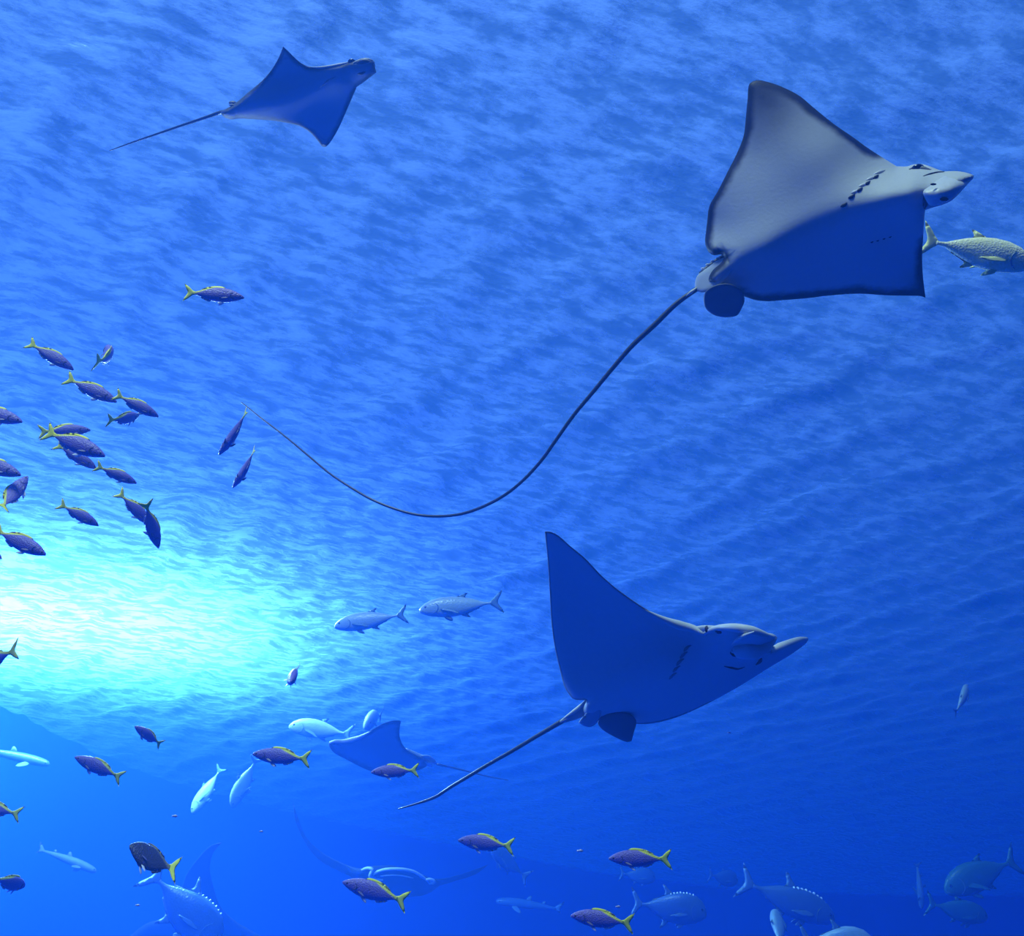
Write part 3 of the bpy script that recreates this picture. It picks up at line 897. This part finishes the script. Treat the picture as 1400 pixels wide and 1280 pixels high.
def fish_body(profile, b):
    st = PROFILE[profile]
    xs = [s[0] for s in st]
    # refine stations
    fine = []
    for i in range(len(st) - 1):
        for t in (0.0, 0.5):
            fine.append(tuple(st[i][j] * (1 - t) + st[i + 1][j] * t for j in range(4)))
    fine.append(st[-1])
    f = bender(b)
    seg = 14
    v, fc = [], []
    for (x, t, bo, w) in fine:
        zc, hz = (t + bo) / 2, (t - bo) / 2
        for j in range(seg):
            th = 2 * math.pi * j / seg
            c, s = math.cos(th), math.sin(th)
            y = w * math.copysign(abs(c) ** 0.85, c)
            v.append(f(x, y, zc + hz * s))
    n = len(fine)
    for i in range(n - 1):
        for j in range(seg):
            j2 = (j + 1) % seg
            fc.append((i * seg + j, i * seg + j2, (i + 1) * seg + j2, (i + 1) * seg + j))
    fc += [tuple(range(seg)), tuple((n - 1) * seg + j for j in range(seg))]
    return mesh('body', v, fc)


def fin_plate(name, pts, th, b, place=None, spacing=0.02, corners=()):
    """a thin lens-edged fin in the x-z plane; place(x, y, z) moves it to where it grows"""
    poly = spline(pts, True, spacing, corners)
    n = len(poly)
    f = bender(b)
    q = [Vector(p) for p in poly]
    cen = []
    lo, hi = poly.min(0), poly.max(0)
    g = spacing * 1.1
    gx, gy = np.meshgrid(np.arange(lo[0], hi[0], g), np.arange(lo[1], hi[1], g))
    c = np.stack([gx.ravel(), gy.ravel()], 1)
    if len(c):
        c = c[inside(c, poly)]
        if len(c): c = c[seg_dist(c, poly) > spacing * .6]
    pts2 = q + [Vector(p) for p in c]
    res = delaunay_2d_cdt(pts2, [(i, (i + 1) % n) for i in range(n)], [], 1, 1e-6)
    vv = np.array([tuple(p) for p in res[0]])
    e = seg_dist(vv, poly)
    v, bid = [], {}
    fn = place or (lambda x, y, z: f(x, y, z))
    for i, (x, z) in enumerate(vv):
        h = 0.0 if e[i] < 1e-5 else th
        v.append(fn(x, -h, z))
    for i, (x, z) in enumerate(vv):
        if e[i] < 1e-5: bid[i] = i
        else:
            bid[i] = len(v); v.append(fn(x, th, z))
    tr = [tuple(t) for t in res[2]]
    return mesh(name, v, tr + [tuple(bid[i] for i in reversed(t)) for t in tr])


def side_fin(root_pt, length, width, back, down, out, sgn):
    """a paired fin growing from the flank: swept back, down and out"""
    d = Vector((-back, sgn * out, -down)).normalized()
    nrm = Vector((0.15, sgn * down, out)).normalized()
    wv = d.cross(nrm).normalized()
    r = Vector((root_pt[0], sgn * root_pt[1], root_pt[2]))
    def place(x, y, z):
        p = r + d * x * length + wv * z * width + nrm * y
        return tuple(p)
    return place


_cache = {}


def fish_parts(profile, skin, b, style):
    key = (profile, skin, b, style)
    if key in _cache:
        return _cache[key]
    parts = [('body', fish_body(profile, b), SKIN[skin])]
    leaf = [(0.0, -.35), (0.25, -.5), (0.7, -.38), (1.0, 0.0), (0.75, .32), (0.3, .42), (0.0, .3)]
    if profile == 'fusilier':
        tailm = YEL
        parts.append(('tail_fin', fin_plate('tail_fin', [(-.30, .024), (-.345, .040), (-.41, .100), (-.498, .160), (-.478, .098), (-.440, .030), (-.430, 0.0),
                                                         (-.440, -.030), (-.478, -.098), (-.498, -.160), (-.41, -.100), (-.345, -.040), (-.30, -.024)], .006, b, corners=(3, 9)), tailm))
        parts.append(('dorsal_fin', fin_plate('dorsal_fin', [(.20, .118), (.14, .150), (.02, .152), (-.10, .128), (-.20, .082), (-.22, .060), (-.10, .092), (.05, .112)], .005, b), YEL if skin == 'fusilier' else SKIN[skin]))
        parts.append(('anal_fin', fin_plate('anal_fin', [(-.03, -.110), (-.06, -.136), (-.14, -.112), (-.21, -.074), (-.20, -.056), (-.10, -.090)], .005, b), WHITEFIN if skin == 'fusilier' else SKIN[skin]))
        for s in (-1, 1):
            parts.append(('pectoral_fin', fin_plate('pectoral_fin', leaf, .003, 0, side_fin((.24, .060, -.045), .12, .04, .9, .35, .35, s), .12), VIOFIN))
            parts.append(('pelvic_fin', fin_plate('pelvic_fin', leaf, .003, 0, side_fin((.17, .022, -.112), .11, .045, .8, .55, .25, s), .12), WHITEFIN))
        eye = (0.425, 0.033, 0.010, .017)
    else:
        tall = {'trevally': .17, 'deep': .20, 'slender': .09}[profile]
        finm = {'golden': YELPALE, 'trevally': GREYFIN, 'blue_trevally': PALEFIN, 'green': SKIN['green'], 'dark': SKIN['dark']}[skin]
        if profile == 'slender':
            parts.append(('tail_fin', fin_plate('tail_fin', [(-.36, .016), (-.42, .060), (-.495, .115), (-.47, .05), (-.44, .0), (-.455, -.035), (-.47, -.06), (-.42, -.038), (-.36, -.014)], .006, b, corners=(2, 6)), finm))
            parts.append(('dorsal_fin', fin_plate('dorsal_fin', [(.06, .060), (.02, .115), (-.015, .120), (-.02, .085), (-.02, .052)], .005, b), finm))
            parts.append(('rear_dorsal_fin', fin_plate('rear_dorsal_fin', [(-.16, .040), (-.20, .075), (-.225, .078), (-.225, .034)], .005, b), finm))
            for s in (-1, 1):
                parts.append(('pectoral_fin', fin_plate('pectoral_fin', leaf, .003, 0, side_fin((.25, .055, -.03), .17, .09, .6, .35, .8, s), .12), finm))
            eye = (0.455, 0.048, 0.010, .009)
        else:
            parts.append(('tail_fin', fin_plate('tail_fin', [(-.335, .018), (-.37, .050), (-.42, tall * .62), (-.495, tall), (-.472, tall * .58), (-.440, .04), (-.43, 0.0), (-.440, -.04),
                                                             (-.472, -tall * .58), (-.495, -tall), (-.42, -tall * .62), (-.37, -.050), (-.335, -.018)], .006, b, corners=(3, 9)), finm))
            top = .168 if profile == 'deep' else .130
            low = -.172 if profile == 'deep' else -.124
            hk = 1.0 if style == 'raised' else 0.45
            parts.append(('dorsal_fin', fin_plate('dorsal_fin', [(.05, top + .004), (.00, top + .035 * hk + .012), (-.07, top + .11 * hk), (-.09, top + .105 * hk), (-.055, top + .012 * hk - .01), (-.12, top - .052), (-.21, top * .42),
                                                                 (-.20, top * .30), (-.06, top * .75)], .005, b, corners=(2,)), finm))
            parts.append(('anal_fin', fin_plate('anal_fin', [(.01, low - .002), (-.03, low - .05 * hk), (-.085, low - .10 * hk), (-.098, low - .09 * hk), (-.07, low + .005), (-.13, low * .70), (-.21, low * .42),
                                                             (-.20, low * .28), (-.06, low * .75)], .005, b, corners=(2,)), finm))
            w = .082 if profile == 'deep' else .070
            sickle = [(0.0, -.35), (0.35, -.30), (0.75, .05), (1.0, .55), (0.65, .48), (0.25, .42), (0.0, .35)]
            for s in (-1, 1):
                parts.append(('pectoral_fin', fin_plate('pectoral_fin', sickle, .003, 0, side_fin((.24, w, -.02), .24, .07, .9, .30, .18, s), .12), PALEFIN if skin == 'blue_trevally' else finm))
                parts.append(('pelvic_fin', fin_plate('pelvic_fin', leaf, .003, 0, side_fin((.20, .02, low * .96), .11, .05, .8, .6, .25, s), .12), finm))
            eye = (0.425, .046 if profile == 'trevally' else .062, .022 if profile == 'trevally' else .03, .016)
            if style == 'spotted' or (style == 'raised' and skin == 'blue_trevally'):
                st = PROFILE[profile]
                for i in range(8):
                    x = 0.02 + i * 0.042
                    z = np.interp(-x, [-s[0] for s in st], [s[1] for s in st])
                    parts.append(('back_glint', ellipsoid('back_glint', Vector((x, 0, z - .004)), .010, .024, .012 + .004 * (i % 2), Vector(), seg=8, rings=5), SPARK))  # bright dabs paint glints along the back
    if profile != 'slender':
        st = PROFILE[profile]
        def skin_pt(x, z, s):
            t, bo, w = (np.interp(-x, [-p[0] for p in st], [p[i_] for p in st]) for i_ in (1, 2, 3))
            sn_ = max(-1.0, min(1.0, (z - (t + bo) / 2) / max(1e-4, (t - bo) / 2)))
            return Vector((x, s * (w * math.cos(math.asin(sn_)) ** 0.85 + 0.0005), z))
        k_ = {'fusilier': 0.75, 'trevally': 1.0, 'deep': 1.35}[profile]
        gm = DARKFIN if skin in ('fusilier', 'brown') else GREYFIN
        for s in (-1, 1):
            parts.append(('gill_cover', tube('gill_cover', [skin_pt(.315, .065 * k_, s), skin_pt(.285, .03 * k_, s), skin_pt(.28, -.015 * k_, s), skin_pt(.305, -.06 * k_, s), skin_pt(.345, -.082 * k_, s)],
                                             [.002, .006, .006, .005, .002], Vector(), 6, .02), gm))
            parts.append(('mouth', tube('mouth', [skin_pt(.492, -.02 * k_, s), skin_pt(.475, -.028 * k_, s), skin_pt(.45, -.040 * k_, s)], [.003, .004, .002], Vector(), 6, .01), gm))
    for s in (-1, 1):
        parts.append(('eye', ellipsoid('eye', Vector((eye[0], s * eye[1], eye[2])), eye[3], eye[3] * .5, eye[3], Vector(), seg=10, rings=6), EYE))
    for _, me, m in parts:
        me.materials.append(m)
    _cache[key] = parts
    return parts


def fish(name, nose, tail, d, dd=0.0, roll=0.0, profile='fusilier', skin='fusilier', b=0.0, style='', label='', cat='fish', group=None, hgt=1.0, wid=1.0):
    """nose and tail as seen, d metres away at mid body; dd: how much farther the nose is than the tail"""
    a, c = P(nose[0], nose[1], d + dd / 2), P(tail[0], tail[1], d - dd / 2)
    fwd = a - c
    L = fwd.length
    X = fwd.normalized()
    up = Vector((0, 0, 1))
    Y = up.cross(X).normalized()
    Z = X.cross(Y).normalized()
    R = Matrix((X, Y, Z)).transposed()
    R = R @ Matrix.Rotation(math.radians(roll), 3, 'X')
    M = Matrix.Translation((a + c) / 2) @ R.to_4x4() @ Matrix.Diagonal((L, L * wid, L * hgt, 1))
    root = empty(name, M)
    tag(root, label, cat, group)
    for nm, me, m in fish_parts(profile, skin, b, style):
        o = bpy.data.objects.new(nm, me)
        COL.objects.link(o)
        o.parent = root
    return root


def school():
    S = 'fusiliers schooling by the bright glare'
    B = 'fusiliers swimming low in the tank'
    fu = [  # nose, tail, depth, dd, roll, bend, label, group
        ((334, 407), (250, 398), 4.3, 0.05, 10, 0.1, 'lone grey violet fusilier with yellow tail, swimming above the long whip tail', S),
        ((101, 506), (37, 466), 4.4, 0.08, 6, 0.15, 'fusilier trailing last in the diagonal line of three', S),
        ((160, 550), (88, 515), 4.3, 0.06, 8, 0.1, 'fusilier in the middle of the diagonal line of three', S),
        ((217, 570), (156, 538), 4.3, 0.10, 5, 0.0, 'fusilier at the head of the diagonal line of three', S),
        ((190, 568), (152, 577), 4.8, 0.25, 12, 0.2, 'small fusilier half hidden under the head of the diagonal line', S),
        ((146, 474), (154, 503), 4.7, 0.26, 0, 0.5, 'small dark fusilier seen end on above the diagonal line', S),
        ((31, 577), (-48, 556), 4.3, 0.0, 6, 0.0, 'fusilier heading out of the white glare, tail hidden', S),
        ((144, 624), (58, 588), 4.1, 0.0, 8, 0.1, 'darkest fusilier on top of the crossing pair', S),
        ((124, 588), (52, 590), 4.6, 0.15, 10, 0.1, 'fusilier mostly hidden behind the darkest one', S),
        ((132, 641), (76, 606), 4.4, 0.1, 8, 0.15, 'fusilier just beneath the darkest one', S),
        ((187, 661), (130, 636), 4.4, 0.1, 10, 0.1, 'fusilier with its tail touching the nose of the one before it', S),
        ((29, 650), (-50, 624), 4.2, 0.0, 6, 0.0, 'fusilier cut off behind its gills below the glare', S),
        ((38, 651), (-6, 706), 4.2, 0.2, -30, -0.5, 'fusilier climbing steeply against the school', S),
        ((135, 719), (80, 688), 4.5, 0.1, 8, 0.1, 'small pale fusilier alone below the school', S),
        ((206, 718), (163, 672), 4.5, 0.12, 10, 0.2, 'fusilier diving, overlapped by another diver', S),
        ((217, 750), (196, 684), 4.4, 0.05, 20, -0.2, 'steepest diving fusilier in front of another diver', S),
        ((63, 759), (-12, 722), 4.0, 0.0, 8, 0.1, 'largest fusilier in the school, lowest within it', S),
        ((3, 764), (-60, 734), 4.2, 0.0, 8, 0.0, 'fusilier with only its snout showing below the school', S),
        ((299, 622), (344, 562), 4.4, 0.05, -20, 0.15, 'fusilier pitched down at the tip of the long whip tail', S),
        ((318, 667), (354, 614), 4.6, 0.05, -20, 0.15, 'thin fusilier diving beside the one at the whip tip', S),
        ((-48, 922), (26, 886), 4.3, 0.1, 0, 0.0, 'fusilier tail leaving below the bright glare', B),
        ((398, 932), (402, 916), 5.2, -0.36, 0, 0.1, 'tiny dark fusilier seen head on below the pair of silver jacks', B),
        ((184, 993), (223, 1020), 4.9, -0.1, 15, -0.15, 'small short fusilier against the pale glow', B),
        ((102, 1035), (169, 1064), 4.6, -0.05, 12, 0.1, 'violet fusilier crossing the top edge of the blue wall', B),
        ((-45, 1098), (31, 1114), 4.5, -0.05, 5, 0.1, 'fusilier leaving in front of the blue wall', B),
        ((34, 1212), (-4, 1203), 4.3, 0.22, 5, 0.3, 'dark fusilier turning away, only its yellow tail bright', B),
        ((345, 1031), (426, 1038), 4.4, 0.0, 8, 0.1, 'violet fusilier under the hazy jack beside the faint ray', B),
        ((507, 1056), (573, 1053), 4.9, -0.05, 8, 0.1, 'small violet fusilier under the wing of the faint ray', B),
        ((626, 1149), (703, 1157), 4.6, -0.03, 8, 0.1, 'violet fusilier alone with a hazy blue fish tail behind it', B),
        ((468, 1206), (558, 1232), 4.2, -0.02, 8, 0.15, 'brightest fusilier in front of the manta lips', B),
        ((832, 1174), (918, 1174), 3.5, 0.0, 8, 0.1, 'violet fusilier above the round blue trevally', B),
        ((780, 1252), (866, 1262), 3.5, 0.0, 8, 0.12, 'violet fusilier with its yellow tail beside the round blue trevally', B),
    ]
    for nose, tail, d, dd, roll, b, lab, grp in fu:
        fish('fusilier', nose, tail, d, dd, (roll + 14) * (1 if nose[0] > tail[0] else -1), b=b, label=lab, group=grp)
    fish('fusilier', (177, 1156), (237, 1196), 3.9, -0.10, 25, skin='brown', b=0.25, label='dark brown fish with yellow edged back and tail above the trevally', hgt=1.9)


def big_fish():
    T = 'trevallies in the haze'
    def t(nose, tail, d, dd, roll, profile, skin, b, style, label, name='trevally', **kw):
        if skin != 'golden': d0, d = d, min(d * 1.9, 0.84 * SURF / max(0.05, P((nose[0] + tail[0]) / 2, (nose[1] + tail[1]) / 2, 1.0).z)); dd *= d / d0
        roll = (roll + 20) * (1 if nose[0] > tail[0] else -1)
        fish(name, nose, tail, d, dd, roll, profile, skin, b, style, label, group=T, **kw)
    t((1412, 362), (1258, 326), 4.6, -0.05, 22, 'trevally', 'golden', 0.05, '', 'bright yellow white trevally passing behind the largest ray')
    t((457, 856), (559, 840), 7.2, -0.05, -4, 'trevally', 'trevally', 0.1, '', 'silver jack with dark forked tail, leading the pair', 'jack', hgt=.85)
    t((573, 834), (688, 824), 7.6, -0.10, -4, 'trevally', 'trevally', 0.15, '', 'silver jack with pale tail, following another silver jack', 'jack', hgt=.85)
    t((395, 992), (484, 1004), 8.6, -0.10, 0, 'trevally', 'trevally', 0.3, '', 'hazy green grey jack above the faint ray head', 'jack')
    t((500, 990), (520, 975), 9.5, -0.55, 0, 'deep', 'trevally', 0.1, '', 'hazy jack seen nearly head on behind the faint ray', 'jack')
    t((262, 1112), (306, 1048), 8.0, -0.2, -20, 'trevally', 'trevally', 0.1, '', 'pale jack nose down at the edge of the blue wall', 'jack')
    t((317, 1104), (352, 1032), 7.6, -0.1, 55, 'trevally', 'trevally', 0.1, '', 'green grey jack nose down beside the pale one', 'jack')
    t((966, 1246), (862, 1236), 6.6, 0.0, 6, 'deep', 'blue_trevally', 0.1, 'raised', 'round blue trevally with blunt forehead and raised fin')
    t((1141, 1256), (1013, 1206), 6.8, 0.05, 6, 'trevally', 'blue_trevally', 0.15, 'raised', 'blue trevally with painted white glints along its back')
    t((1062, 1246), (1066, 1296), 6.2, 0.45, 10, 'trevally', 'trevally', 0.0, '', 'trevally pointing upward under the one with glints')
    t((1196, 1292), (1092, 1284), 5.6, 0.0, 4, 'deep', 'trevally', 0.05, 'raised', 'silver trevally with only its back and fin showing')
    t((1291, 1217), (1392, 1174), 7.4, -0.1, 0, 'trevally', 'green', 0.05, '', 'green trevally with an arched back, dimly lit', hgt=1.2)
    t((1350, 1254), (1268, 1236), 7.8, 0.1, 6, 'trevally', 'green', 0.1, '', 'dim green trevally below the arched one', hgt=1.1)
    t((1260, 1242), (1254, 1180), 10.5, 0.1, 70, 'slender', 'trevally', 0.1, '', 'thin hazy fish hanging upright beside the dim trevallies', 'slender_fish')
    t((1322, 936), (1311, 978), 10.0, 0.3, 20, 'trevally', 'trevally', 0.2, '', 'small hazy fish rising alone in the darkest water', 'slender_fish')
    t((1008, 1204), (968, 1196), 10.5, 0.2, 4, 'deep', 'blue_trevally', 0.0, '', 'faint round trevally between the two blue ones')
    t((672, 1160), (716, 1200), 8.6, -0.2, 0, 'trevally', 'blue_trevally', 0.3, '', 'hazy blue fish with its tail down behind a lone fusilier', 'jack')
    t((678, 1232), (770, 1243), 10.5, -0.1, 0, 'slender', 'blue_trevally', 0.1, '', 'thin faint fish low over the deep blue', 'slender_fish')
    t((896, 1200), (846, 1194), 10.0, 0.1, 0, 'deep', 'blue_trevally', 0.0, '', 'barely visible trevally behind a violet fusilier')
    t((300, 1290), (202, 1190), 6.2, 0.0, 0, 'deep', 'blue_trevally', 0.1, 'raised', 'large blue trevally in front of the dark manta')
    t((68, 1045), (-40, 1022), 8.0, 0.1, 0, 'slender', 'blue_trevally', 0.05, '', 'long pale fish in front of the blue wall', 'slender_fish')
    fish('shark', (132, 1192), (48, 1158), 15.5, 0.1, 0, 'slender', 'dark', 0.2, '', 'small slender shark cruising in front of the blue wall', 'shark')


def flakes():
    m = plain('pinkish_food_flake', (0.85, 0.70, 0.66), 0.6)
    for (x, y, d, r, lab) in ((239, 1116, 4.0, .010, 'pink food flake drifting by the pale nose down jack'), (793, 1163.5, 4.0, .011, 'pink food flake between two violet fusilier tails'),
                              (845, 1240, 4.0, .009, 'pink food flake above a yellow tail'), (357, 1137, 4.5, .008, 'white food flake above the manta wing'),
                              (188, 1238, 4.2, .009, 'white food flake beside the large blue trevally'), (997, 1002, 4.2, .007, 'white food flake under the ray with the tall pointed wing')):
        bm = bmesh.new()
        bmesh.ops.create_icosphere(bm, subdivisions=2, radius=r)
        for v in bm.verts:
            v.co.x *= 1.25 + 0.3 * math.sin(v.co.y * 500 + x)
            v.co.z *= 0.5 + 0.2 * math.sin(v.co.x * 400)
        me = bpy.data.meshes.new('food_flake')
        bm.to_mesh(me); bm.free()
        me.polygons.foreach_set('use_smooth', [True] * len(me.polygons))
        o = link('food_flake', me, None, [m])
        o.location = P(x, y, d)
        tag(o, lab, 'food flake', 'drifting food flakes')


ray_large()
ray_middle()
ray_high()
ray_hazy()
mantas()
school()
big_fish()
flakes()
bpy.context.view_layer.update()
